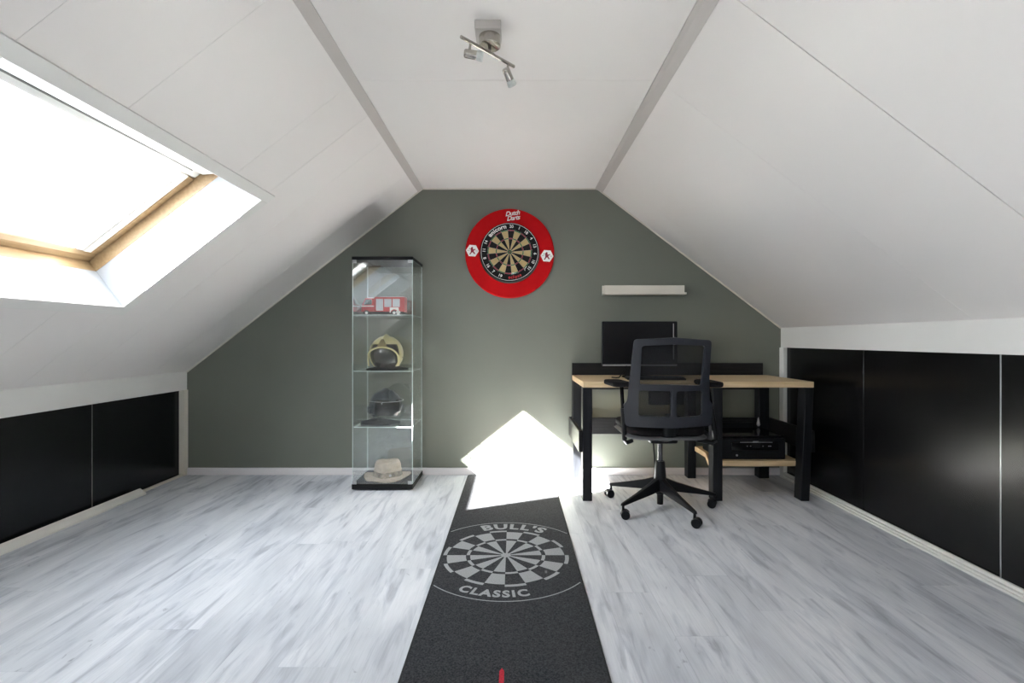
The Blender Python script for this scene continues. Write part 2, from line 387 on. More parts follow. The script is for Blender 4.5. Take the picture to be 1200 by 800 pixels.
def lboard(v0, v1, y0, y1):
    mb = MB(); slab_l(mb, v0, v1, y0+.0006, y1-.0006, 0, .013); return mb.build('ceiling_panel', 'white_panel', ceiling, smooth=False)
seams = [YF, -.88, -.26, .36, .98, 1.59, 2.21, 2.82, 3.42, YB]
for i in range(len(seams)-1):
    a, b = seams[i], seams[i+1]
    cuts = []
    for o0, o1 in OPEN:
        lo, hi = max(a, o0-.005), min(b, o1+.005)
        if hi > lo: cuts.append((lo, hi))
    if not cuts: lboard(0, LL, a, b); continue
    lo, hi = cuts[0]
    if lo-a > .005: lboard(0, LL, a, lo-.0006+.0006)
    lboard(0, VB-.005, lo, hi); lboard(VT+.005, LL, lo, hi)
    if b-hi > .005: lboard(0, LL, hi, b)
rs = [YF, -.84, .38, 1.60, 2.21, 3.42, YB]
for i in range(len(rs)-1):
    a, b = rs[i], rs[i+1]; 
    ga = .0022 if abs(a-1.6) < .01 else .0005; gb = .0022 if abs(b-1.6) < .01 else .0005
    def rboard(v0, v1, ya, yb):
        mb = MB(); slab_r(mb, v0, v1, ya, yb, 0, .013); mb.build('ceiling_panel', 'white_panel', ceiling, smooth=False)
    rboard(0, LR, a+ga, b-gb)
fs_ = [YF, -.255, .98, 2.215, YB]
for i in range(len(fs_)-1):
    bx('ceiling_panel', 'white_panel', ceiling, CL, CR, fs_[i]+.0008, fs_[i+1]-.0008, ZC, ZC+.013, .0007, seg=1, smooth=False)

# cover strips where slopes meet the flat ceiling
def strip(name, pts, m='grey_trim', label='', y0=YF, y1=YB):
    mb = MB(); mb.prism([(x, y0, z) for x, z in pts], (0, y1-y0, 0)); o = mb.build(name, m, smooth=False, bevel=.001)
    return struct(o, label, 'trim')
a = SL(LL-.045, 0, 0); a2 = SL(LL-.045, -.006, 0)
strip('trim_1', [(CL+.008, ZC), (CL+.008, ZC-.005), (CL-.002, ZC-.011), (a2.x, a2.z), (a.x, a.z), (CL, ZC+.004)], 'grey_trim', 'grey cover strip along the joint of left slope and flat ceiling')
a = SR(LR-.052, 0, 0); a2 = SR(LR-.052, -.006, 0)
strip('trim_2', [(CR, ZC+.004), (a.x, a.z), (a2.x, a2.z), (CR+.002, ZC-.013), (CR-.018, ZC-.008), (CR-.018, ZC)], 'grey_trim', 'grey cover strip along the joint of right slope and flat ceiling')
# bands above the black panels
strip('trim_3', [(XL, ZL+.02), (XL, .66), (XL-.03, .66), (XL-.1, .66), (XL-.1, ZL)], 'white_trim', 'white fascia board above the left black panels')
strip('trim_4', [(XR, ZR+.02), (XR, .987), (XR+.1, .987), (XR+.1, ZR)], 'white_trim', 'white fascia board above the right black panels')
# thin beads where the ceiling meets the gable wall
def bead(name, p0, p1, label, m='cream_trim', r=.007):
    mb = MB(); d = Vector(p1)-Vector(p0); mb.tube([p0, p1], r, 6); return struct(mb.build(name, m), label, 'trim')
pL0, pL1 = SL(0, -.002, YB-.004), SL(LL, -.002, YB-.004)
bead('trim_5', pL0, pL1, 'thin white bead where left slope meets the green wall')
pR0, pR1 = SR(0, -.002, YB-.004), SR(LR, -.002, YB-.004)
bead('trim_6', pR0, pR1, 'thin white bead where right slope meets the green wall')
bead('trim_7', (CL, YB-.004, ZC-.002), (CR, YB-.004, ZC-.002), 'thin white bead where flat ceiling meets the green wall')
struct(bx('trim_8', 'cream_trim', None, -2.60, -2.527, 3.768, YB, 0, .66, .003), 'cream corner post between left black panels and green wall', 'trim')
struct(bx('trim_9', 'white_trim', None, 2.062, 2.125, 3.755, YB, 0, .987, .003), 'white corner post between right black panels and green wall', 'trim')
# skirtings
struct(bx('baseboard_back', 'skirt', None, -2.527, 2.062, YB-.014, YB, 0, .055, .003), 'low pinkish-white skirting board along the green wall', 'baseboard')
mb = MB(); mb.box(-2.60, -2.537, YF, 3.765, 0, .010); mb.box(-2.550, -2.540, YF, 3.765, 0.008, .016)
struct(mb.build('baseboard_left', 'cream_trim', bevel=.002), 'low cream sliding rail under the left black panels', 'baseboard')
mb = MB(); mb.box(2.035, 2.052, YF, 3.755, 0, .011); mb.box(2.050, 2.13, YF, 3.755, 0, .02); mb.box(2.066, 2.082, YF, 3.755, .018, .034)
struct(mb.build('baseboard_right', 'white_trim', bevel=.002), 'white grooved sliding rail under the right black panels', 'baseboard')
# sliding panels
nd = 1
def door(x0, x1, y0, y1, z0, z1, label, strip_edge=None, sm='silver', sx=None):
    global nd
    o = bx('door_%d' % nd, 'black_panel', None, x0, x1, y0, y1, z0, z1, .0025); struct(o, label, 'sliding panel'); nd += 1
    if strip_edge is not None:
        bx('edge_profile', sm, o, sx[0], sx[1], strip_edge-.003, strip_edge+.003, z0, z1, .001)
    return o
M['dim'] = mat('dull_edge', (0.20, 0.19, 0.17), 0.5)
ztl, ztr = .665, .992
lefts = [3.765, 2.98, 2.15, 1.32, .49, -.34, YF]
llab = ['black satin panel at far left beside the green wall', 'black satin panel left, second from the green wall', 'left black satin panel just out of view']
for i in range(len(lefts)-1):
    off = .006 if i % 2 else 0
    lab = llab[i] if i < 2 else 'left black satin panel near the camera, %s from the green wall' % ['third','fourth','fifth','sixth','seventh','eighth'][i-2]
    door(-2.60+off, -2.566+off, lefts[i+1]+.002, lefts[i]-.002, .0105, ztl, lab, lefts[i] if i == 1 else None, 'dim', (-2.575, -2.5605))
rights = [3.755, 2.93, 2.10, 1.27, .44, -.39, YF]
rl = ['black satin panel behind the desk leg on the right', 'wide black satin panel right of the desk', 'black satin panel at right edge of view']
for i in range(len(rights)-1):
    off = .006 if i >= 2 else (.001 if i else 0)
    lab = rl[i] if i < 3 else 'right black satin panel near the camera, %s from the green wall' % ['fourth','fifth','sixth','seventh','eighth'][i-3]
    door(2.090-off, 2.12-off, rights[i+1]+.0015, rights[i]-.0015, .019, ztr, lab, rights[i] if i == 2 else None, 'silver', (2.083, 2.095))

# ------------------------------------------------------------------ skylights
def skylight(name, label, dy, SF=SL, V0=VT, sv=sL, nv=nL):
    W = thing(name, label, 'window', (0, 0, 0), kind='structure')
    y0, y1 = Y_NEAR+dy, Y_FAR+dy
    def P(u, q, y): return SF(V0+u, q, y)
    def bar(mb, pts, ya, yb): mb.prism([P(u, q, ya) for u, q in pts], (0, yb-ya, 0))
    # architrave on the ceiling
    mb = MB(); t = -.010
    bar(mb, [(0, .004), (0, t), (.055, t), (.055, .0)], y0-.06, y1+.06)
    bar(mb, [(-.888, .004), (-.888, t), (-.951, t), (-.951, .0)], y0-.06, y1+.06)
    mb.build('architrave', 'white_trim', W, bevel=.002)
    for ya, yb in ((y1, y1+.06), (y0-.06, y0)):
        mb = MB(); bar(mb, [(0, t), (-.888, t), (-.888, .004), (0, .004)], ya, yb); mb.build('architrave', 'white_trim', W, bevel=.002)
    # lining boards
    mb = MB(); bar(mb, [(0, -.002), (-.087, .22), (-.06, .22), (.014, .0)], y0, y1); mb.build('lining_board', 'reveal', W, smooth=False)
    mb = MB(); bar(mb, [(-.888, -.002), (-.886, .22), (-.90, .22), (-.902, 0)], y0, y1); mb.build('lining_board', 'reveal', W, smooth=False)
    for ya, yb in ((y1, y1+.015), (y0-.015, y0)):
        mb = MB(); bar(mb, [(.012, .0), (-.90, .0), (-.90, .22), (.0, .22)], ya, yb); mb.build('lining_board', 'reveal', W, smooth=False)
    # fixed pine frame
    for nm, pts, ya, yb in (('frame_rail', [(-.886, .2205), (-.925, .2205), (-.925, .33), (-.886, .33)], y0-.028, y1+.028),
                            ('frame_rail', [(-.087, .2205), (-.0, .2205), (-.0, .33), (-.087, .33)], y0-.028, y1+.028)):
        mb = MB(); bar(mb, pts, ya, yb); mb.build(nm, 'pine', W, bevel=.002)
    for ya, yb in ((y1, y1+.028), (y0-.028, y0)):
        mb = MB(); bar(mb, [(-.087, .2205), (-.886, .2205), (-.886, .33), (-.087, .33)], ya, yb); mb.build('frame_stile', 'pine', W, bevel=.002)
    # blind cassette and sash
    mb = MB(); bar(mb, [(-.089, .222), (-.150, .262), (-.156, .275), (-.156, .282), (-.089, .282)], y0+.02, y1-.02); mb.build('blind_cassette', 'whitep', W, bevel=.002)
    mb = MB(); bar(mb, [(-.157, .270), (-.163, .270), (-.163, .282), (-.157, .282)], y0+.06, y1-.08); mb.build('blind_bar', 'dim', W, bevel=.001)
    sash = MB(); bar(sash, [(-.884, .281), (-.846, .281), (-.826, .296), (-.826, .325), (-.884, .325)], y0+.003, y1-.003); so = sash.build('sash_rail', 'pine', W, bevel=.002)
    mb = MB(); bar(mb, [(-.091, .284), (-.195, .284), (-.205, .296), (-.205, .325), (-.091, .325)], y0+.003, y1-.003); mb.build('sash_rail', 'whitep', W, bevel=.002)
    for sgn, ya, yb in ((1, y1-.040, y1-.003), (-1, y0+.003, y0+.040)):
        mb = MB(); bar(mb, [(-.205, .281), (-.826, .281), (-.826, .325), (-.205, .325)], ya, yb); mb.build('sash_stile', 'pine', W, bevel=.002)
    for ya, yb, yc, yd in ((y1-.085, y1-.041, y1-.118, y1-.086), (y0+.041, y0+.085, y0+.086, y0+.118)):
        mb = MB(); bar(mb, [(-.205, .284), (-.826, .284), (-.826, .325), (-.205, .325)], ya, yb)
        mb.build('guide_rail', 'whitep', W, bevel=.002)
        mb = MB(); bar(mb, [(-.205, .288), (-.826, .288), (-.826, .325), (-.205, .325)], yc, yd)
        mb.build('glazing_bead', 'whitep', W, bevel=.002)
    mb = MB(); bar(mb, [(-.18, .309), (-.84, .309), (-.84, .313), (-.18, .313)], y0+.10, y1-.10); mb.build('glass_pane', 'winglass', W, smooth=False)
    # portal that tells the renderer where the daylight comes in
    ld = bpy.data.lights.new('daylight_portal', 'AREA'); ld.shape = 'RECTANGLE'; ld.size = .70; ld.size_y = 1.1; ld.cycles.is_portal = True
    lo = bpy.data.objects.new('daylight_portal', ld); COL.objects.link(lo)
    c = P(-.52, .335, (y0+y1)/2); X = sv; Yv = Vector((0, 1, 0)); Z = X.cross(Yv)
    # a lamp shines along its local -Z: make that point into the room
    if Z.dot(nv) < 0: X = -X; Z = X.cross(Yv)
    lo.matrix_world = Matrix.Translation(c) @ Matrix((X, Yv, Z)).transposed().to_4x4()
    return W
skylight('window_1', 'pine-framed skylight in the left slope with white lining and bright sky', 0)

gw = thing('added_fill_window', 'added white fill-light window, out of view in the wall behind the camera', 'window', ((GX0+GX1)/2, YF, GZ0), kind='structure')  # made-up window, lets in extra daylight for the right floor and slope
gh = (GX1-GX0)/2; gz = GZ1-GZ0
for a in ((-gh, gh, 0, .05), (-gh, gh, gz-.05, gz), (-gh, -gh+.05, .05, gz-.05), (gh-.05, gh, .05, gz-.05), (-.03, .03, .05, gz-.05)):
    bx('frame_bar', 'white_trim', gw, a[0], a[1], -.09, -.03, a[2], a[3], .003)
for a in ((-gh+.05, -.03), (.03, gh-.05)): bx('glass_pane', 'winglass', gw, a[0], a[1], -.062, -.058, .05, gz-.05, 0, smooth=False)
bx('sill', 'white_trim', gw, -gh-.04, gh+.04, -.03, .06, -.025, 0, .004)
ld = bpy.data.lights.new('daylight_portal', 'AREA'); ld.shape = 'RECTANGLE'; ld.size = .7; ld.size_y = .55; ld.cycles.is_portal = True
lo = bpy.data.objects.new('daylight_portal', ld); COL.objects.link(lo); lo.location = ((GX0+GX1)/2, YF-.1, (GZ0+GZ1)/2); lo.rotation_euler = (PI/2, 0, 0)

# ================================================================== DARTS
BX, BZ = -0.031, 1.713; TILT = -math.radians(4)
def disc_pts(r, a0, a1, n): return [(r*math.cos(a0+(a1-a0)*k/n), r*math.sin(a0+(a1-a0)*k/n)) for k in range(n+1)]
surround = thing('dartboard_surround', 'round red foam surround on the green wall around the dartboard', 'dartboard surround', (BX, YB-.001, BZ+.0))
surround.rotation_euler = (0, -TILT, 0)
mb = MB(); prof = [(.231, 0), (.231, -.020), (.233, -.024), (.337, -.026), (.344, -.020), (.345, 0)]
rings = []
mb.lathe(prof + [(.231, 0)], seg=96, axis='Y'); 
mb.bm.faces.ensure_lookup_table()
for f in [f for f in mb.bm.faces if len(f.verts) > 8]: mb.bm.faces.remove(f)
mb.build('foam_ring', 'red', surround)
def place_text(mb, txt, size, mapf, **kw):
    vs, fs = curve_mesh(text=txt, size=size, **kw); mb.add([mapf(x, y) for x, y in vs], fs)
def fl(x, z, y=-.0268, rot=0, cx=0, cz=0): return (cx + x*math.cos(rot)-z*math.sin(rot), y, cz + x*math.sin(rot)+z*math.cos(rot))
mb = MB()
r_ = math.radians(12)
place_text(mb, 'Dutch', .048, lambda x, z: fl(x, z, rot=r_, cx=.002, cz=.294), shear=.35, bold=.0012, spacing=.9)
place_text(mb, 'Darts', .048, lambda x, z: fl(x, z, rot=r_, cx=.010, cz=.258), shear=.35, bold=.0012, spacing=.9)
mb.build('lettering', 'white', surround, smooth=False)
LION = [(-.010,.026),(-.002,.030),(.004,.022),(.002,.014),(.010,.010),(.020,.016),(.024,.010),(.012,.002),(.010,-.004),(.016,-.012),(.022,-.018),(.020,-.026),(.012,-.022),(.004,-.012),(-.004,-.014),(-.008,-.022),(-.016,-.032),(-.022,-.028),(-.014,-.016),(-.012,-.004),(-.014,.006),(-.016,.016)]
for sx in (-.288, .288):
    mb = MB()
    hexa_ = [(.050*math.cos(k*PI/3), .050*math.sin(k*PI/3)) for k in range(6)]
    vs, fs = curve_mesh(splines=[hexa_]); mb.add([fl(x, z, -.0268, 0, sx) for x, z in vs], fs)
    h = mb.build('hexagon_emblem', 'white', surround, smooth=False)
    mb = MB(); vs, fs = curve_mesh(splines=[LION]); mb.add([fl(x, z, -.0273, 0, sx) for x, z in vs], fs); mb.build('red_lion', 'sisal_r', h, smooth=False)
    mb = MB()
    for q in ([(-.042, -.001), (-.020, -.001), (-.020, .001), (-.042, .001)], [(.024, -.001), (.042, -.001), (.042, .001), (.024, .001)], [(-.028,.012),(-.020,.010),(-.022,.020)]):
        mb.add([fl(x, z, -.0273, 0, sx) for x, z in q], [tuple(range(len(q)))])
    mb.build('emblem_line', 'black', h, smooth=False)

board = thing('dartboard', 'round black and cream dartboard with a number ring, inside the red surround', 'dartboard', (BX+.0, YB-.001, BZ+.008)); board.rotation_euler = (0, -TILT, 0)
mb = MB(); mb.lathe([(.0, 0), (.2255, 0), (.2255, -.036), (.223, -.038), (0, -.038)], seg=96, axis='Y'); mb.build('board_body', 'black', board)
A20 = PI/2
def ringseg(mb, r0, r1, a0, a1, y, n=3):
    a = disc_pts(r0, a0, a1, n); b = disc_pts(r1, a0, a1, n)
    mb.add([(x, y, z) for x, z in a+b], [(i, i+1, n+2+i, n+1+i) for i in range(n)])
R = dict(b1=.0064, b2=.016, t0=.099, t1=.107, d0=.162, d1=.170)
for nm, m, par, segs in (('black_segment', 'sisal_b', 0, [(R['b2'], R['t0']), (R['t1'], R['d0'])]), ('cream_segment', 'sisal_c', 1, [(R['b2'], R['t0']), (R['t1'], R['d0'])]),
                          ('red_band', 'sisal_r', 0, [(R['t0'], R['t1']), (R['d0'], R['d1'])]), ('green_band', 'sisal_g', 1, [(R['t0'], R['t1']), (R['d0'], R['d1'])])):
    mb = MB()
    for s in range(20):
        if s % 2 == par:
            a = A20 - s*PI/10
            for r0, r1 in segs: ringseg(mb, r0, r1, a-PI/20, a+PI/20, -.0388)
    mb.build(nm, m, board, smooth=False)
mb = MB(); mb.lathe([(0.0, -.0388), (.016, -.0388)], seg=24, axis='Y'); mb.build('outer_bull', 'sisal_g', board, smooth=False)
mb = MB(); mb.lathe([(0.0, -.0395), (.0064, -.0395)], seg=16, axis='Y'); mb.build('bullseye', 'sisal_r', board, smooth=False)
mb = MB()
for r in (.0064, .016, .099, .107, .162, .170):
    mb.tube([(x, -.0395, z) for x, z in disc_pts(r, 0, 2*PI, 60)], .0004, 4, False)
for s in range(20):
    a = A20 + PI/20 + s*PI/10
    mb.tube([(.016*math.cos(a), -.0395, .016*math.sin(a)), (.178*math.cos(a), -.0395, .178*math.sin(a))], .0004, 4)
mb.build('spider_wire', 'silver', board)
mb = MB(); mb.tube([(x, -.040, z) for x, z in disc_pts(.2185, 0, 2*PI, 90)], .0016, 6, False); mb.build('number_ring', 'white', board)
NUM = [20,1,18,4,13,6,10,15,2,17,3,19,7,16,8,11,14,9,12,5]
for s, nnum in enumerate(NUM):
    if nnum in (5, 12): continue
    if nnum in (2, 17, 3): continue
    a = A20 - s*PI/10; mb = MB(); flip = nnum in (3, 17, 19, 7, 2, 15, 16)
    def mp(x, z, a=a, flip=flip):
        z = z-.010; ang = a-PI/2 + (PI if flip else 0); r = .196
        return (r*math.cos(a) + x*math.cos(ang)-z*math.sin(ang), -.0395, r*math.sin(a) + x*math.sin(ang)+z*math.cos(ang))
    place_text(mb, str(nnum), .032, mp, bold=.0006); mb.build('number', 'white', board, smooth=False)
def arc_map(r, amid, y, up=True):
    def f(x, z):
        if up: a = amid - x/r; rr = r+z
        else: a = amid + x/r; rr = r-z
        return (rr*math.cos(a), y, rr*math.sin(a))
    return f
mb = MB(); place_text(mb, 'unicorn', .046, arc_map(.183, math.radians(124), -.0395), bold=.0012, spacing=1.02); mb.build('lettering', 'white', board, smooth=False)
mb = MB(); place_text(mb, 'eclipse', .034, arc_map(.205, math.radians(286), -.0395, False), bold=.0008, spacing=1.15); mb.build('red_lettering', 'redp', board, smooth=False)
mb = MB(); mb.tube([(.145+.02*math.cos(t), -.0397, -.125+.022*math.sin(t)) for t in [PI*.6+k*.25 for k in range(8)]], .0022, 5); mb.build('curved_mark', 'white', board)

# ------------------------------------------------------------------ dart mat
MX0, MX1, MY0, MY1 = -.354, .300, .80, 3.785; MT = .0075
matt = thing('dart_mat', 'long charcoal carpet dart mat with printed target on the laminate, reaching the green wall', 'mat', ((MX0+MX1)/2, (MY0+MY1)/2, 0))
ox, oy = (MX0+MX1)/2, (MY0+MY1)/2
def sheet(spl, z, zt, m, name, par, **k):
    vs, fs = curve_mesh(splines=spl); mb = MB()
    n = len(spl[0]); mb.prism([(x-ox, y-oy, z) for x, y in spl[0]], (0, 0, zt-z)); return mb.build(name, m, par, **k)
outer = rrect(MX0, MX1, MY0, MY1, .03); inner = rrect(MX0+.008, MX1-.008, MY0+.008, MY1-.008, .024)
sheet([inner], .0, MT, 'mat', 'carpet', matt, smooth=False)
mb = MB(); pp = [(x-ox, y-oy, .0046) for x, y in rrect(MX0+.005, MX1-.005, MY0+.005, MY1-.005, .027)]; pp.append(pp[0]); mb.tube(pp, .0052, 6, False); 
bmesh.ops.scale(mb.bm, vec=(1, 1, .88), verts=mb.bm.verts); mb.build('edge_binding', 'binding', matt)
MC = (-.038, 2.373); ZP = MT+.0004
def mring(mb, r0, r1, a0, a1, n=5):
    a = disc_pts(r0, a0, a1, n); b = disc_pts(r1, a0, a1, n)
    mb.add([(MC[0]+x-ox, MC[1]+y-oy, ZP) for x, y in a+b], [(i, i+1, n+2+i, n+1+i) for i in range(n)])
k_ = .300/.170
mb = MB()
for s in range(20):
    a = PI/2 - PI/20 - s*PI/10; a0, a1 = a-PI/20, a+PI/20
    if s % 2 == 0:
        mring(mb, .020, .172, a0, a1); mring(mb, .192, .283, a0, a1)
    else:
        mring(mb, .174, .190, a0, a1); mring(mb, .285, .303, a0, a1)
mring(mb, 0.001, .024, 0, 2*PI, 20)
mb.build('target_print', 'matprint', matt, smooth=False, recalc=False)
mb = MB()
lim = [(MX0+.014-MC[0]), (MX1-.014-MC[0])]
aR = math.acos(lim[1]/.418); aL = math.acos(lim[0]/.418)
mring(mb, .4155, .421, aR, aL, 40); mring(mb, .4155, .421, -aL, -aR, 40)
mb.build('circle_print', 'matprint', matt, smooth=False, recalc=False)
def marc(r, amid, up=True):
    f = arc_map(r, amid, 0, up)
    def g(x, y): p = f(x, y); return (MC[0]+p[0]-ox, MC[1]+p[2]-oy, ZP)
    return g
mb = MB(); place_text(mb, "BULL'S", .098, marc(.328, math.radians(84)), bold=.004, spacing=1.18); mb.build('lettering', 'matprint', matt, smooth=False)
mb = MB(); place_text(mb, 'CLASSIC', .072, marc(.385, math.radians(262.5), False), bold=.003, spacing=1.22); mb.build('lettering', 'matprint', matt, smooth=False)
# winged badge at the far end
def mflat(x, y): return (x-ox, y-oy, ZP)
mb = MB(); wing = [(-.31+.03, 3.50), (.235, 3.50), (.12, 3.415), (.125, 3.30), (-.185, 3.30), (-.180, 3.415)]
mb.add([mflat(x, y) for x, y in wing], [tuple(range(6))]); mb.build('wing_print', 'matwhite', matt, smooth=False)
mb = MB(); mb.add([(x-ox, y-oy, ZP+.0002) for x, y in [(-.03+.115*math.cos(t*PI/12), 3.43+.11*math.sin(t*PI/12)) for t in range(13)]], [tuple(range(13))]); mb.build('badge_print', 'matwhite', matt, smooth=False)
mb = MB(); bull = [(-.115, 3.445), (-.09, 3.475), (-.05, 3.485), (-.02, 3.51), (.01, 3.505), (.05, 3.50), (.065, 3.475), (.04, 3.455), (.0, 3.47), (-.02, 3.45), (-.05, 3.465), (-.08, 3.44)]
vs, fs = curve_mesh(splines=[bull]); mb.add([(x-ox, y-oy, ZP+.0004) for x, y in vs], fs); mb.build('bull_print', 'matpink', matt, smooth=False)
mb = MB(); place_text(mb, "BULL'S", .098, lambda x, y: (x*1.12-.030-ox, 3.325+y-oy, ZP+.0004), bold=.003, spacing=1.05); mb.build('lettering', 'mat', matt, smooth=False)
mb = MB(); mb.add([mflat(x, y) for x, y in [(-.185, 3.265), (.125, 3.265), (.125, 3.285), (-.185, 3.285)]], [(0, 1, 2, 3)]); mb.build('line_print', 'matwhite', matt, smooth=False)
mb = MB(); mb.add([mflat(x, y) for x, y in [(-.045, 1.40), (-.030, 1.40), (-.030, 1.545), (-.0375, 1.56), (-.045, 1.545)]], [tuple(range(5))])
mb.add([mflat(x, y) for x, y in [(-.30, 1.37), (.25, 1.37), (.25, 1.40), (-.30, 1.40)]], [(0, 1, 2, 3)]); mb.build('throw_line_print', 'matred', matt, smooth=False)

# ================================================================== DISPLAY CABINET
cx0, cx1, cy0, cy1 = -1.124, -.700, 3.402, 3.770; CH = 1.625
cab = thing('display_cabinet', 'tall narrow glass display cabinet with black top and base against the green wall', 'cabinet', ((cx0+cx1)/2, (cy0+cy1)/2, 0))
hx, hy = (cx1-cx0)/2, (cy1-cy0)/2
bx('base_plate', 'black', cab, -hx, hx, -hy, hy, .010, .045, .003)
bx('top_plate', 'black', cab, -hx, hx, -hy, hy, CH-.022, CH, .003)
for sx in (-1, 1):
    for sy in (-1, 1):
        part(lambda b: b.cyl((sx*(hx-.03), sy*(hy-.03), 0), (sx*(hx-.03), sy*(hy-.03), .011), .014), 'foot', 'silver', cab)
def pane(name, x0, x1, y0, y1, z0, z1, par, m='glass'):
    mb = MB(); fs = mb.box(x0, x1, y0, y1, z0, z1); dims = (x1-x0, y1-y0, z1-z0); ax = dims.index(min(dims))
    for f in fs:
        f.normal_update()
        if abs(f.normal[ax]) < .5: f.material_index = 1
    return mb.build(name, [m, 'edge'], par, smooth=False)
g = .004
pane('glass_door', -hx+.006, hx-.006, -hy+.004, -hy+.004+g, .050, CH-.026, cab)
pane('glass_pane', -hx+.006, hx-.006, hy-.004-g, hy-.004, .045, CH-.022, cab)
pane('glass_pane', -hx+.002, -hx+.002+g, -hy+.010, hy-.010, .045, CH-.022, cab)
pane('glass_pane', hx-.002-g, hx-.002, -hy+.010, hy-.010, .045, CH-.022, cab)
SH = [.440, .830, 1.222]
for z in SH:
    s_ = pane('glass_shelf', -hx+.010, hx-.010, -hy+.016, hy-.010, z-.005, z, cab)
    for sx in (-1, 1):
        for sy in (-.6, .6): part(lambda b: b.cyl((sx*(hx-.012), sy*hy, z-.011), (sx*(hx-.012), sy*hy, z-.0052), .005, seg=8), 'shelf_pin', 'silver', s_)
for sx in (-1, 1):
    for z0 in (.046, CH-.046):
        bx('hinge', 'silver', cab, sx*(hx-.02)-.014, sx*(hx-.02)+.014, -hy-.003, -hy+.003, z0, z0+.022, .001)
CXM, CYM = (cx0+cx1)/2, (cy0+cy1)/2

# fire engine model
tr = thing('toy_fire_engine', 'red and white model fire engine on the top glass shelf', 'model truck', (-.945, 3.59, SH[2]))
def tb(n, m, *a, **k): return bx(n, m, tr, *a, **k)
tb('chassis', 'black', -.145, .145, -.042, .042, .016, .030)
mb = MB(); mb.prism([(-.158, -.045, .028), (-.062, -.045, .028), (-.062, -.045, .125), (-.128, -.045, .125), (-.152, -.045, .075)], (0, .090, 0)); cabn = mb.build('cab', 'redp', tr, bevel=.003)
mb = MB(); mb.prism([(-.140, -.0462, .078), (-.080, -.0462, .078), (-.080, -.0462, .117), (-.124, -.0462, .117)], (0, .0924, 0)); mb.build('side_window', 'gloss', cabn)
mb = MB(); mb.box(-.156, -.066, -.0465, .0465, .064, .071); mb.build('white_stripe', 'white', cabn)
mb = MB(); mb.prism([(-.1535, -.038, .080), (-.1555, -.038, .080), (-.132, -.038, .120), (-.129, -.038, .120)], (0, .076, 0)); mb.build('windscreen', 'gloss', cabn)
mb = MB(); mb.box(-.115, -.085, -.03, .03, .125, .133); mb.build('light_bar', 'shutter', cabn, bevel=.002)
body = tb('equipment_body', 'redp', -.060, .155, -.045, .045, .028, .132)
for a, b in ((-.050, .002), (.010, .062), (.070, .122)):
    z0 = .035 if a < 0 else .062
    mb = MB(); mb.box(a, b, -.0468, .0468, z0, .120); mb.build('roller_shutter', 'shutter', body, bevel=.001)
mb = MB(); mb.box(-.058, .153, -.0465, .0465, .128, .134); mb.build('roof_edge', 'redp', body)
mb = MB()
for yy in (-.012, .012): mb.box(-.03, .14, yy-.002, yy+.002, .137, .141)
for q in range(9): mb.box(-.02+q*.018, -.017+q*.018, -.012, .012, .138, .140)
mb.box(-.03, -.026, -.014, .014, .132, .138); mb.box(.136, .14, -.014, .014, .132, .138)
mb.build('ladder', 'silver', tr)
for wx in (-.118, .082):
    for wy in (-.040, .040):
        s = 1 if wy > 0 else -1
        wh = part(lambda b: b.cyl((wx, wy-s*.008, .0195), (wx, wy+s*.008, .0195), .0195, seg=20), 'wheel', 'rubber', tr)
        part(lambda b: b.cyl((wx, wy+s*.0075, .0195), (wx, wy+s*.0095, .0195), .010, seg=14), 'hub_cap', 'white', wh)
    if wx > 0:
        mb = MB(); pts = [(wx+.026*math.cos(t*PI/8), .0195+.026*math.sin(t*PI/8)) for t in range(9)]+[(wx-.032, .0195), (wx-.032, .058), (wx+.032, .058), (wx+.032, .0195)]
        vs, fs = curve_mesh(splines=[pts]); mb.add([(x, -.0474, z) for x, z in vs], fs); mb.build('wheel_arch', 'white', tr, smooth=False)
fig = thing('figurine', 'tiny white figurine beside the rear wheel of the model fire engine', 'figurine', (-.826, 3.508, SH[2]))
def fg(b):
    for s in (-1, 1): b.tube([(s*.0055, 0, 0), (s*.005, 0, .016)], .0048, 8)
    b.tube([(0, 0, .014), (0, 0, .022), (0, 0, .030), (0, 0, .034)], [.009, .0105, .010, .005], 10)
    for s in (-1, 1): b.tube([(s*.010, 0, .030), (s*.014, -.002, .018)], .0032, 6)
part(fg, 'body', 'whitep', fig)
part(lambda b: b.lathe([(0, .0335), (.005, .0355), (.0065, .040), (.005, .0455), (0, .047)], seg=12), 'head', 'whitep', fig)

# helmets -----------------------------------------------------------
def sph(u, v, rx, ry, rz, cz=0, cx=0, cyy=0):
    """u azimuth 0..1 (0.25 = towards the viewer, -Y), v 0 top .. 1 bottom"""
    a = 2*PI*u; t = PI*v
    return Vector((cx + rx*math.sin(t)*math.cos(a), cyy - ry*math.sin(t)*math.sin(a), cz + rz*math.cos(t)))
def cloth(name, m, par, rx, ry, z, sx=0, drop=.02, cx=0, cyy=0, rnds=1):
    rr = random.Random(rnds); ph = [rr.random()*6 for _ in range(3)]
    def f(u, v):
        a = 2*PI*u; r = 1+.10*math.sin(2*a+ph[0])+.07*math.sin(5*a+ph[1])
        zz = z + .004 + .010*(1-v)*abs(math.sin(3*a+ph[2])) + .022*(1-v)
        return Vector((cx + sx*v + rx*v*r*math.cos(a), cyy + ry*v*r*math.sin(a), zz))
    mb = MB(); mb.grid(f, 40, 6); bmesh.ops.remove_doubles(mb.bm, verts=mb.bm.verts, dist=1e-5); return mb.build(name, m, par, solid=.006)

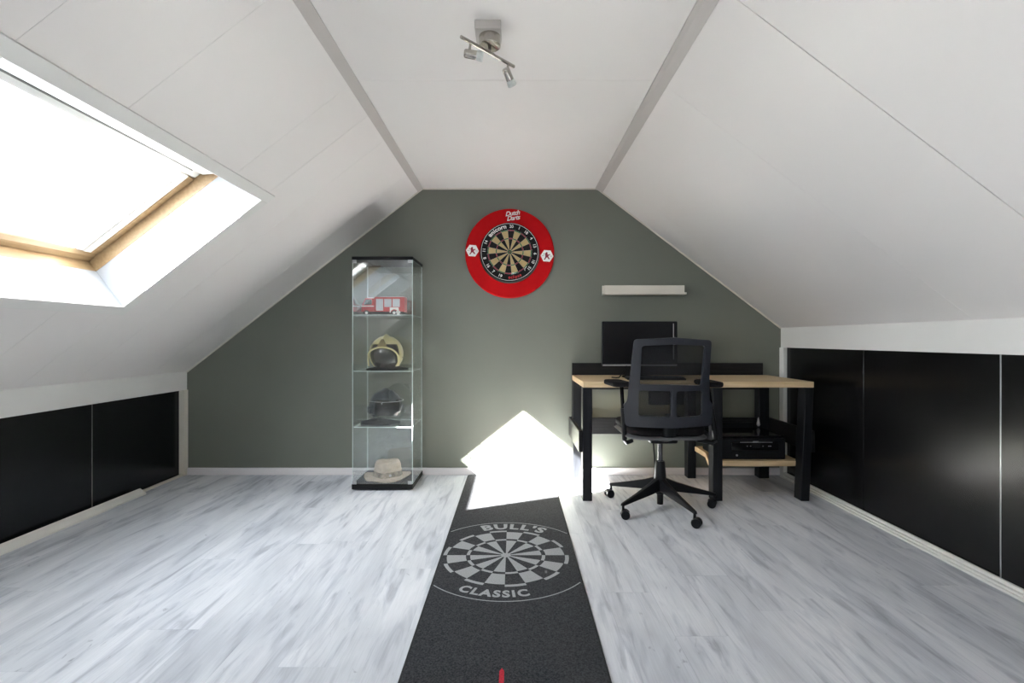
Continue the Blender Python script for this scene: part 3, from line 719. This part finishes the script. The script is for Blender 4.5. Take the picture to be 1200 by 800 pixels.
h1 = thing('fire_helmet', 'cream-yellow fire helmet with smoked visor facing out on the middle glass shelf', 'helmet', (-.930, 3.585, SH[1]))
def shell_keep(u, v):
    a = (u-.25)*2*PI; front = math.cos(a)      # 1 at viewer
    if v > .74: return False
    lim = .30 + .05*(1-front) if front > 0.45 else 9
    return v < lim or front < .45
mb = MB()
def hs(u, v):
    p = sph(u, v, .118, .135, .128, .115)
    a = (u-.25)*2*PI
    ridge = max(0, 1-abs(p.x)/.018)
    if p.z > .15: p.z += .014*ridge; 
    return p
mb.grid(hs, 72, 32, lambda u, v: shell_keep(u, v)); mb.build('shell', 'cream', h1, solid=.005)
mb = MB(); mb.grid(lambda u, v: sph(.02+.46*u, .28+.46*v, .112, .130, .122, .112), 30, 14); mb.build('smoked_visor', 'visor', h1)
# rim arch around the face
mb = MB(); pts = [(-.106, -.080, .030), (-.108, -.088, .075)] + [(.106*math.sin(t), -.090-.034*math.cos(t), .098+.066*math.cos(t)) for t in [(-PI/2+k*PI/20) for k in range(21)]] + [(.108, -.088, .075), (.106, -.080, .030)]
mb.tube(pts, .0065, 8); mb.build('face_rim', 'cream', h1)
mb = MB(); mb.prism([(-.036, -.118, .168), (.036, -.118, .168), (.008, -.100, .222), (-.008, -.100, .222)], (0, -.012, 0)); mb.build('front_badge', 'brass', h1, bevel=.003)
mb = MB(); mb.grid(lambda u, v: sph(.52+.46*u, .30+.34*v, .114, .131, .124, .115), 20, 10); mb.build('inner_liner', 'black', h1)
for xx in (-.118, .108): bx('visor_hinge', 'black', h1, xx, xx+.010, -.02, .015, .085, .115, .003)
cloth('neck_cloth', 'fabric', h1, .150, .120, 0, rnds=2)
mb = MB(); mb.box(-.016, .016, -.124, -.098, .022, .038); mb.build('chin_clip', 'gloss', h1, bevel=.004)

h2 = thing('fire_helmet', 'dark grey fire helmet with large clear visor turned right on the lower glass shelf', 'helmet', (-.935, 3.585, SH[0]), rz=math.radians(38))
mb = MB()
def hs2(u, v):
    p = sph(u, v, .112, .135, .125, .118)
    ridge = max(0, 1-abs(p.x)/.016)
    if p.z > .15: p.z += .012*ridge
    return p
mb.grid(hs2, 72, 32, lambda u, v: (v < .62) and (v < .34 or math.cos((u-.25)*2*PI) < .35)); mb.build('shell', 'shell', h2, solid=.005)
mb = MB(); mb.prism([(-.026, -.112, .165), (.026, -.112, .165), (.022, -.085, .235), (0, -.078, .250), (-.022, -.085, .235)], (0, -.010, 0)); mb.build('front_badge', 'shell', h2, bevel=.003)
mb = MB(); mb.grid(lambda u, v: sph(.0+.50*u, .38+.44*v, .132, .158, .145, .115), 36, 14); mb.build('clear_visor', 'clear', h2)
mb = MB(); mb.tube([sph(.0+.50*k/30, .82, .132, .158, .145, .115) for k in range(31)], .0055, 6); mb.build('visor_rim', 'silver', h2)
mb = MB(); mb.tube([sph(.0+.50*k/30, .38, .132, .158, .145, .115) for k in range(31)], .002, 6); mb.build('visor_rim', 'silver', h2)
mb = MB(); mb.tube([sph(.06+.50*k/30, .22+.10*abs(k/15-1), .140, .150, .160, .118) for k in range(31)], .0018, 6); mb.build('raised_visor_edge', 'clear', h2)
mb = MB(); mb.grid(lambda u, v: sph(.50+.50*u, .30+.42*v, .108, .130, .12, .115), 24, 12); mb.build('inner_liner', 'black', h2)
for xx in (-.130, .108): bx('visor_hinge', 'shell', h2, xx, xx+.022, -.025, .025, .080, .130, .006)
cloth('neck_cloth', 'fabric', h2, .135, .125, 0, cx=-.035, cyy=.03, rnds=5)

hat = thing('bush_hat', 'beige cloth bush hat with mottled band on the cabinet base', 'hat', (-.918, 3.580, .0455), rz=.3)
def hatfn(p, a, r, h):
    k = min(1, max(0, (r-.08)/.08))
    p = p.copy(); p.z += k*(.020*max(0, math.cos(2*a+.6)) + .004*math.sin(5*a)); 
    if h > .11: p.z += .006*math.sin(3*a)*(r/.08)
    p.x *= 1.06
    return p
mb = MB(); mb.lathe([(.155, .006), (.150, .004), (.120, .006), (.098, .012), (.094, .020), (.090, .060), (.085, .098), (.076, .115), (.055, .122), (.030, .114), (0, .110)], seg=56, fn=hatfn)
for f in [f for f in mb.bm.faces if len(f.verts) > 8]: mb.bm.faces.remove(f)
mb.build('crown_and_brim', 'khaki', hat, solid=.003)
mb = MB(); mb.lathe([(.0975, .018), (.0965, .022), (.0935, .050), (.0915, .054)], seg=56, fn=lambda p, a, r, h: Vector((p.x*1.06, p.y, p.z+.003*math.sin(4*a))))
for f in [f for f in mb.bm.faces if len(f.verts) > 8]: mb.bm.faces.remove(f)
mb.build('hat_band', 'khaki2', hat, solid=.002)
mb = MB(); mb.tube([(.157*math.cos(t)*1.06, .157*math.sin(t), .0065+.020*max(0, math.cos(2*t+.6))+.004*math.sin(5*t)) for t in [k*2*PI/56 for k in range(57)]], .0022, 6, False); mb.build('brim_stitching', 'khaki2', hat)
part(lambda b: b.lathe([(0, 0), (.009, .001), (.007, .005), (0, .006)], c=(.0, -.0, 0), seg=14), 'badge', 'silver', hat, loc=(.012, -.100, .036)).rotation_euler = (PI/2, 0, 0)
mb = MB(); mb.tube([(.03+.05*math.cos(t), -.07-.03*math.sin(t), .115+.006*math.sin(2*t)) for t in [k*.4 for k in range(9)]], .003, 6); mb.build('cord', 'khaki', hat)

# ================================================================== WALL LEDGE, CEILING LAMP, LOOSE RAIL
led = thing('picture_ledge', 'narrow cream wall shelf on the green wall above the monitor', 'shelf', (.99, YB, 1.39))
bx('shelf_board', 'cream_trim', led, -.305, .320, -.095, -.010, 0, .016, .002)
bx('front_lip', 'cream_trim', led, -.305, .300, -.105, -.090, 0, .068, .002)
bx('wall_board', 'cream_trim', led, -.305, .310, -.014, 0, 0, .075, .002)

lamp = thing('ceiling_spotlight', 'brushed nickel two-spot ceiling lamp on a white square block', 'lamp', (-.095, 1.845, ZC))
bx('mounting_block', 'grey_trim', lamp, -.048, .048, -.052, .048, -.032, 0, .003)
part(lambda b: b.cyl((.005, 0, -.031), (.005, 0, -.068), .041, .041, seg=36), 'canopy', 'chrome', lamp, bevel=.002)
part(lambda b: b.cyl((.005, 0, -.066), (.005, 0, -.090), .006), 'stem', 'chrome', lamp)
b0, b1 = Vector((-.094, -.092, -.088)), Vector((.096, .100, -.088))
part(lambda b: b.tube([b0, b1], .0062, 12), 'crossbar', 'chrome', lamp)
def spot(t, yoke, d, name='spot_head'):
    p = b0.lerp(b1, t); q = p + Vector(yoke); d = Vector(d).normalized()
    sp = part(lambda b: b.tube([p, q], .0045, 8), 'yoke', 'chrome', lamp)
    h0 = q - d*.018
    mb = MB(); mb.tube([h0, h0+d*.004, h0+d*.012, h0+d*.045, h0+d*.049], [.011, .0145, .0155, .0155, .0145], 18); mb.tube([q+Vector((0,0,.0)), q+d*.002], .006, 8)
    mb.build(name, 'chrome', sp)
    mb = MB(); mb.tube([h0+d*.046, h0+d*.066, h0+d*.070], [.0155, .0185, .016], 18); mb.build('glass_cup', M['edge_lamp'], sp)
M['edge_lamp'] = mat('frosted_glass', (0.60, 0.62, 0.60), 0.15, var=0.1, scale=90)
spot(.17, (-.006, -.004, -.045), (1, .12, -.12))
spot(.88, (-.004, .006, -.034), (.42, .62, -.70))

rail = thing('loose_rail', 'white rounded plastic rail lying on the floor along the left black panels', 'rail', (-2.49, 2.3, 0))
mb = MB(); pf = [(0, 0), (0, .010), (-.003, .013), (-.010, .017), (-.030, .034), (-.040, .041), (-.044, .042), (-.044, 0)]
mb.prism([(x, -1.3, z) for x, z in pf], (0, 2.315, 0)); mb.build('profile', 'whitep', rail, bevel=.0015)
mb = MB(); mb.prism([(x*1.0, 1.015, z) for x, z in pf], (0, .012, 0)); mb.build('end_cap', 'whitep', rail, bevel=.005, seg=3)

# ================================================================== DESK
DX0, DX1, DY0, DY1, DZ = .450, 1.950, 3.185, 3.782, .775
desk = thing('desk', 'pine-topped desk with black legs and side shelf against the green wall', 'desk', ((DX0+DX1)/2, (DY0+DY1)/2, 0))
dx, dy = (DX0+DX1)/2, (DY0+DY1)/2
def db(n, m, x0, x1, y0, y1, z0, z1, bevel=.003, par=None): return bx(n, m, par or desk, x0-dx, x1-dx, y0-dy, y1-dy, z0, z1, bevel)
nb = 5; wd = (DY1-DY0)/nb
tt = DZ-.038
for k in range(1):
    top = db('tabletop', 'top', DX0, DX1, DY0, DY1, tt, DZ, .003)
db('backboard', 'blackwood_h', DX0, DX1-.03, DY1-.004, DY1+.016, DZ-.03, .868, .002)
LW, LD = .062, .078
def leg(x, y, lw=LW, ld=LD, lean=0, z1=None):
    mb = MB(); mb.box(x-dx, x+lw-dx, y-dy, y+ld-dy, 0, z1 or tt)
    if lean:
        for v in mb.bm.verts:
            if v.co.z < .1: v.co.x += lean
    return mb.build('leg', 'blackwood', desk, bevel=.004)
leg(DX0-.002, DY0+.0)
leg(1.295, DY0+.0)
leg(1.893, DY0-.002, .055, .085, lean=-.028)
leg(DX0-.002, DY1-.078); leg(1.315, DY1-.078); leg(1.855, DY1-.078, .075)
db('side_rail', 'blackwood_h', DX0-.026, DX0-.002, DY0+.01, DY1, .315, .455)
db('side_rail', 'blackwood_h', 1.940, 1.962, DY0+.01, DY1, .315, .455)
db('rear_rail', 'blackwood_h', DX0+.06, 1.86, DY1-.030, DY1-.008, .325, .450)
db('apron', 'blackwood_h', DX0+.06, 1.85, DY1-.025, DY1-.006, tt-.07, tt, .002)
# lower shelf
mb = MB(); fy = DY0+.080
pts = [(1.30, fy+.02), (1.36, fy-.004), (1.60, fy-.016), (1.85, fy-.008), (1.905, fy+.0), (1.905, DY1-.08), (1.365, DY1-.08), (1.365, 3.5)]
mb.prism([(x-dx, y-dy, .208) for x, y in pts], (0, 0, .036)); mb.build('lower_shelf', 'top', desk, bevel=.003)

# monitor
mon = thing('monitor', 'black computer monitor standing on the desk behind the office chair', 'monitor', (.905, 3.545, DZ))
mx0, mx1, mz0, mz1 = -.267, .276, .082, .405
bx('housing', 'blackplas', mon, mx0, mx1, -.008, .028, mz0, mz1, .006)
bx('screen_panel', 'screen', mon, mx0+.014, mx1-.014, -.0095, -.006, mz0+.026, mz1-.014, .0005)
bx('bottom_bezel_strip', 'silver', mon, mx0+.004, mx1-.004, -.0105, -.004, mz0+.001, mz0+.013, .001)
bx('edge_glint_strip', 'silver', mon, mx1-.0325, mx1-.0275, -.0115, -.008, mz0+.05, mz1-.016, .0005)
part(lambda b: b.tube([(0, .035, .006), (0, .038, .10), (0, .024, .16)], [.030, .022, .022], 14, flat=(1.2, .5)), 'stand_neck', 'blackplas', mon)
part(lambda b: b.lathe([(0, 0), (.115, 0), (.118, .004), (.110, .009), (.03, .016), (0, .017)], c=(0, .03, 0), seg=40), 'stand_foot', 'gloss', mon)
kb = thing('keyboard', 'black keyboard on the desk below the monitor', 'keyboard', (.990, 3.375, DZ), rz=-.08)
bx('case', 'blackplas', kb, -.215, .175, -.065, .065, 0, .014, .004)
mb = MB()
for r in range(5):
    for c in range(18):
        mb.box(-.207+c*.0208, -.207+c*.0208+.0175, -.056+r*.023, -.056+r*.023+.019, .013, .019)
ko = mb.build('keys', 'navyplas', kb); ko['kind'] = 'stuff'
cab_ = thing('monitor_cable', 'black cable looping beside the monitor foot onto the desk', 'cable', (.77, 3.47, DZ))
part(lambda b: b.tube([(.06, .09, .10), (.03, .05, .07), (-.01, 0, .025), (-.03, -.02, .006), (-.05, -.01, .004), (-.07, .03, .004)], .0045, 8), 'cord', 'blackplas', cab_)

# printer
pr = thing('printer', 'black inkjet printer on the lower shelf of the desk', 'printer', (1.620, 3.44, .244))
bx('body', 'blackplas', pr, -.235, .205, -.150, .165, 0, .142, .010, seg=3)
bx('scanner_lid', 'gloss', pr, -.232, .202, -.140, .160, .143, .158, .004)
bx('control_panel', 'gloss', pr, -.165, .150, -.158, -.146, .062, .118, .004)
bx('silver_strip', 'silver', pr, -.105, .110, -.161, -.156, .116, .1195, .0005)
bx('logo_plate', 'silver', pr, -.020, .018, -.1605, -.157, .120, .125, .0005)
for x in (-.062, -.040, .044, .082, .094): bx('button', 'silver', pr, x, x+.008, -.160, -.157, .090, .095, .0005)
bx('screen_display', 'screen', pr, -.022, .026, -.1595, -.157, .080, .108, .0005)
bx('paper_slot', 'black', pr, -.150, .140, -.1525, -.148, .020, .045, .0005)
part(lambda b: b.cyl((-.125, -.150, .030), (-.125, -.156, .030), .007, seg=14), 'power_button', 'silver', pr)
bx('paper_support', 'blackplas', pr, -.150, .130, .150, .170, .14, .195, .004)
ant = thing('hanging_cord', 'thin dark cord with tapered plug hanging behind the printer', 'cord', (1.805, 3.62, .41))
part(lambda b: b.tube([(0, 0, .06), (0, .002, .20), (.004, .006, .326)], .0016, 6), 'cord', 'blackplas', ant)
part(lambda b: b.tube([(0, 0, .0), (0, 0, .012), (0, 0, .030), (0, 0, .065)], [.006, .013, .010, .002], 12), 'plug', 'silver', ant)
fc = thing('floor_cord', 'thin black cord, drawn for a shadow edge too, hanging behind the office chair column from desk to skirting', 'cord', (1.065, 3.70, 0))  # dark line covers both a hanging cord and the shadow edge on the wall
part(lambda b: b.tube([(.0, .066, .43), (-.002, .05, .30), (.012, .05, .15), (.02, .05, .004)], .006, 8), 'cord', 'blackplas', fc)

# ================================================================== OFFICE CHAIR
CCX, CCY = .916, 3.07
ch = thing('office_chair', 'black mesh-back office swivel chair on castors at the desk', 'chair', (CCX, CCY, 0))
def lp(px, py, Y): return ((px-VX)*Y/FP - CCX, Y-CCY, CZ-(py-VY)*Y/FP)
RB = .335
for k in range(5):
    a = math.radians(215+72*k); d = Vector((math.cos(a), math.sin(a), 0)); n = Vector((-d.y, d.x, 0))
    mb = MB()
    secs = [(.022, .030, .118, .190), (.10, .025, .104, .160), (.22, .018, .090, .124), (RB-.01, .014, .078, .096), (RB+.012, .011, .074, .090)]
    rings = []
    for r, wdt, z0, z1 in secs:
        p = d*r
        rings.append([mb.bm.verts.new(p+n*wdt+Vector((0, 0, z0))), mb.bm.verts.new(p-n*wdt+Vector((0, 0, z0))), mb.bm.verts.new(p-n*wdt*.55+Vector((0, 0, z1))), mb.bm.verts.new(p+n*wdt*.55+Vector((0, 0, z1)))])
    for i in range(len(rings)-1):
        for j in range(4): mb.bm.faces.new((rings[i][j], rings[i][(j+1)%4], rings[i+1][(j+1)%4], rings[i+1][j]))
    mb.bm.faces.new(rings[0]); mb.bm.faces.new(rings[-1])
    arm = mb.build('base_spoke', 'blackplas', ch, bevel=.003)
    ct = d*RB; rr = math.radians(random.Random(k).uniform(-70, 70)); ax = Vector((math.cos(a+rr), math.sin(a+rr), 0)); tr_ = Vector((-ax.y, ax.x, 0))*.012
    c = ct + tr_
    mb = MB()
    for s in (-1, 1): mb.tube([c+ax*s*.007+Vector((0,0,.026)), c+ax*s*.010+Vector((0,0,.026)), c+ax*s*.024+Vector((0,0,.026)), c+ax*s*.027+Vector((0,0,.026))], [.024, .026, .026, .022], 20)
    mb.tube([ct+Vector((0,0,.04)), ct+Vector((0,0,.086))], .008, 10)
    # hood between the wheels
    up = Vector((0,0,1)); fw = Vector((-ax.y, ax.x, 0))
    def hood(u, v):
        t = -.25+u*PI*.95
        return c + Vector((0,0,.026)) + ax*(v-.5)*.030 + (fw*-math.cos(t)+up*math.sin(t))*.029
    mb.grid(hood, 10, 2)
    mb.build('castor', 'blackplas', arm)
part(lambda b: b.tube([(0,0,.105), (0,0,.125), (0,0,.20), (0,0,.285), (0,0,.292)], [.036, .042, .036, .029, .026], 24), 'hub', 'blackplas', ch)
part(lambda b: b.tube([(0,0,.022), (0,0,.085), (0,0,.088), (0,0,.12)], [.019, .020, .028, .028], 20), 'lower_column', 'blackplas', ch)
M['silverdark'] = mat('dark_chrome', (0.16, 0.16, 0.17), 0.25, metal=0.8, var=0.05)
part(lambda b: b.tube([(0,0,.285), (0,0,.43)], .0155, 20), 'gas_lift', 'silverdark', ch)
bx('tilt_mechanism', 'blackplas', ch, -.085, .085, -.09, .12, .415, .452, .012)
# seat
sx0, sx1, sy0, sy1 = .672-CCX, 1.158-CCX, 2.865-CCY, 3.36-CCY
def seatsurf(zfun, name, m, inset=0, thick=.05, **k):
    pts = rrect(sx0+inset, sx1-inset, sy0+inset, sy1-inset, .09, 6); mb = MB()
    cx, cyy = (sx0+sx1)/2, (sy0+sy1)/2; NR = 6
    def top(f):  # rings from the centre
        return [[Vector((cx+(x-cx)*f_, cyy+(y-cyy)*f_, 0)) for x, y in pts] for f_ in f]
    fr = [0.02, .3, .6, .85, .96, 1.0]
    up = top(fr); tops = []
    for i, ring in enumerate(up):
        tops.append([mb.bm.verts.new((p.x, p.y, zfun(p.x-cx, p.y-cyy) + (0 if i < 4 else (-.008 if i == 4 else -.022)))) for p in ring])
    bots = [[mb.bm.verts.new((p.x, p.y, zfun(p.x-cx, p.y-cyy)-thick + (0 if i < 4 else (.003 if i == 4 else .012)))) for p in ring] for i, ring in enumerate(up)]
    n = len(pts)
    for L_ in (tops, bots):
        for i in range(len(L_)-1):
            for j in range(n): mb.bm.faces.new((L_[i][j], L_[i][(j+1)%n], L_[i+1][(j+1)%n], L_[i+1][j]))
        mb.bm.faces.new(L_[0])
    for j in range(n): mb.bm.faces.new((tops[-1][j], tops[-1][(j+1)%n], bots[-1][(j+1)%n], bots[-1][j]))
    return mb.build(name, m, ch, ang=60, **k)
curve_z = lambda x, y: .16*x*x - max(0, y-.17)*.18
seatsurf(lambda x, y: .532+curve_z(x, y), 'seat_cushion', 'fabric', .008, .058)
seatsurf(lambda x, y: .478+curve_z(x, y), 'seat_pan', 'greyplas', .0, .026)
# backrest frame with three windows
YB_ = 2.835
def q2(px, py): p = lp(px, py, YB_); return (p[0], p[2])
outer = round_poly([q2(742.5, 397.5), q2(790, 395.5), q2(833.5, 398.5), q2(831.5, 440), q2(832.5, 470), q2(836.5, 474), q2(836, 499), q2(790, 501.5), q2(734, 500), q2(731.5, 474), q2(735.5, 470), q2(738.5, 440)], .022)
w1 = round_poly([q2(751.5, 405), q2(788, 403.5), q2(826, 405), q2(822, 451.5), q2(787, 450.5), q2(749.5, 450)], .014)
w2 = round_poly([q2(748.5, 457), q2(786, 458), q2(785.5, 488.5), q2(748.5, 487.5)], .016)
w3 = round_poly([q2(792, 458), q2(823.5, 457.5), q2(823.5, 487.5), q2(792, 489)], .016)
def bendy(x, z):
    return YB_-CCY + .42*(x+.035)**2 - .05*max(0, z-.60)      # wings forward, top leaning back
def back_sheet(spl, name, m, off, thick, par, **k):
    vs, fs = curve_mesh(splines=spl); mb = MB(); mb.add([(x, 0, z) for x, z in vs], fs)
    for i in range(-12, 13):
        bmesh.ops.bisect_plane(mb.bm, geom=mb.bm.verts[:]+mb.bm.edges[:]+mb.bm.faces[:], plane_co=(i*.022, 0, 0), plane_no=(1, 0, 0))
    for i in range(0, 14):
        bmesh.ops.bisect_plane(mb.bm, geom=mb.bm.verts[:]+mb.bm.edges[:]+mb.bm.faces[:], plane_co=(0, 0, .54+i*.04), plane_no=(0, 0, 1))
    for v in mb.bm.verts: v.co.y = bendy(v.co.x, v.co.z)+off
    return mb.build(name, m, par, solid=thick, **k)
bf = back_sheet([outer, w1, w2, w3], 'backrest_frame', 'navyplas', 0, .018, ch)
md = bf.modifiers.new('bevel', 'BEVEL'); md.width = .004; md.segments = 2; md.limit_method = 'ANGLE'; md.angle_limit = math.radians(50)
full_in = round_poly([q2(744, 400), q2(832, 401), q2(829, 470), q2(831, 496), q2(737, 496), q2(737, 470)], .02)
back_sheet([full_in], 'backrest_netting', 'net', .012, .0015, ch)
mb = MB(); mb.box(-.125, .085, YB_-CCY+.035, YB_-CCY+.055, .665, .755); mb.build('lumbar_pad', 'navyplas', ch, bevel=.012, seg=3)
mb = MB(); mb.tube([(0, .02, .44), (0, -.10, .445), (0, -.175, .47), (0, -.215, .54), (0, -.222, .62)], [.030, .030, .030, .028, .022], 10, flat=(1.6, .5)); mb.build('back_bracket', 'blackplas', ch)
# armrests
for s in (-1, 1):
    Ya = 2.98
    if s < 0: pt, pm, pb = lp(728.5, 452, Ya), lp(730, 478, Ya), lp(732, 515, Ya)
    else: pt, pm, pb = lp(829.5, 452, Ya), lp(833.5, 478, Ya), lp(838.5, 515, Ya)
    mb = MB(); mb.tube([pm, pb], [.017, .019], 14, flat=(.85, 1.1))
    inner_x = (sx0+.05 if s < 0 else sx1-.05)
    mb.tube([Vector(pb), Vector((pb[0]*.8+inner_x*.2, pb[1], pb[2]-.018)), Vector((inner_x, pb[1], pb[2]-.004))], [.020, .018, .016], 12, flat=(1.3, .7))
    ar = mb.build('armrest', 'blackplas', ch)
    mb = MB(); mb.tube([Vector(pt)+Vector((0, 0, -.005)), pm, Vector(pb)+Vector((0, 0, .05))], .0115, 12); mb.build('armrest_post', 'gloss', ar)
    c = Vector(pt)
    x0_, x1_ = (c.x-.082, c.x+.030) if s < 0 else (c.x-.050, c.x+.055)
    pp = rrect(x0_, x1_, c.y-.125, c.y+.125, .038, 5)
    if s < 0: pp = [(x - .10*(y-c.y), y) for x, y in pp]
    mb = MB(); mb.prism([(x, y, c.z+.002) for x, y in pp], (0, 0, .030)); mb.build('arm_pad', 'fabric', ar, bevel=.011, seg=4)

for o in bpy.data.objects:
    n = o.name.split('.')[0]
    if n in ('green_band', 'red_band', 'black_segment', 'cream_segment', 'spider_wire', 'emblem_line', 'target_print', 'circle_print', 'keys'): o['kind'] = 'stuff'
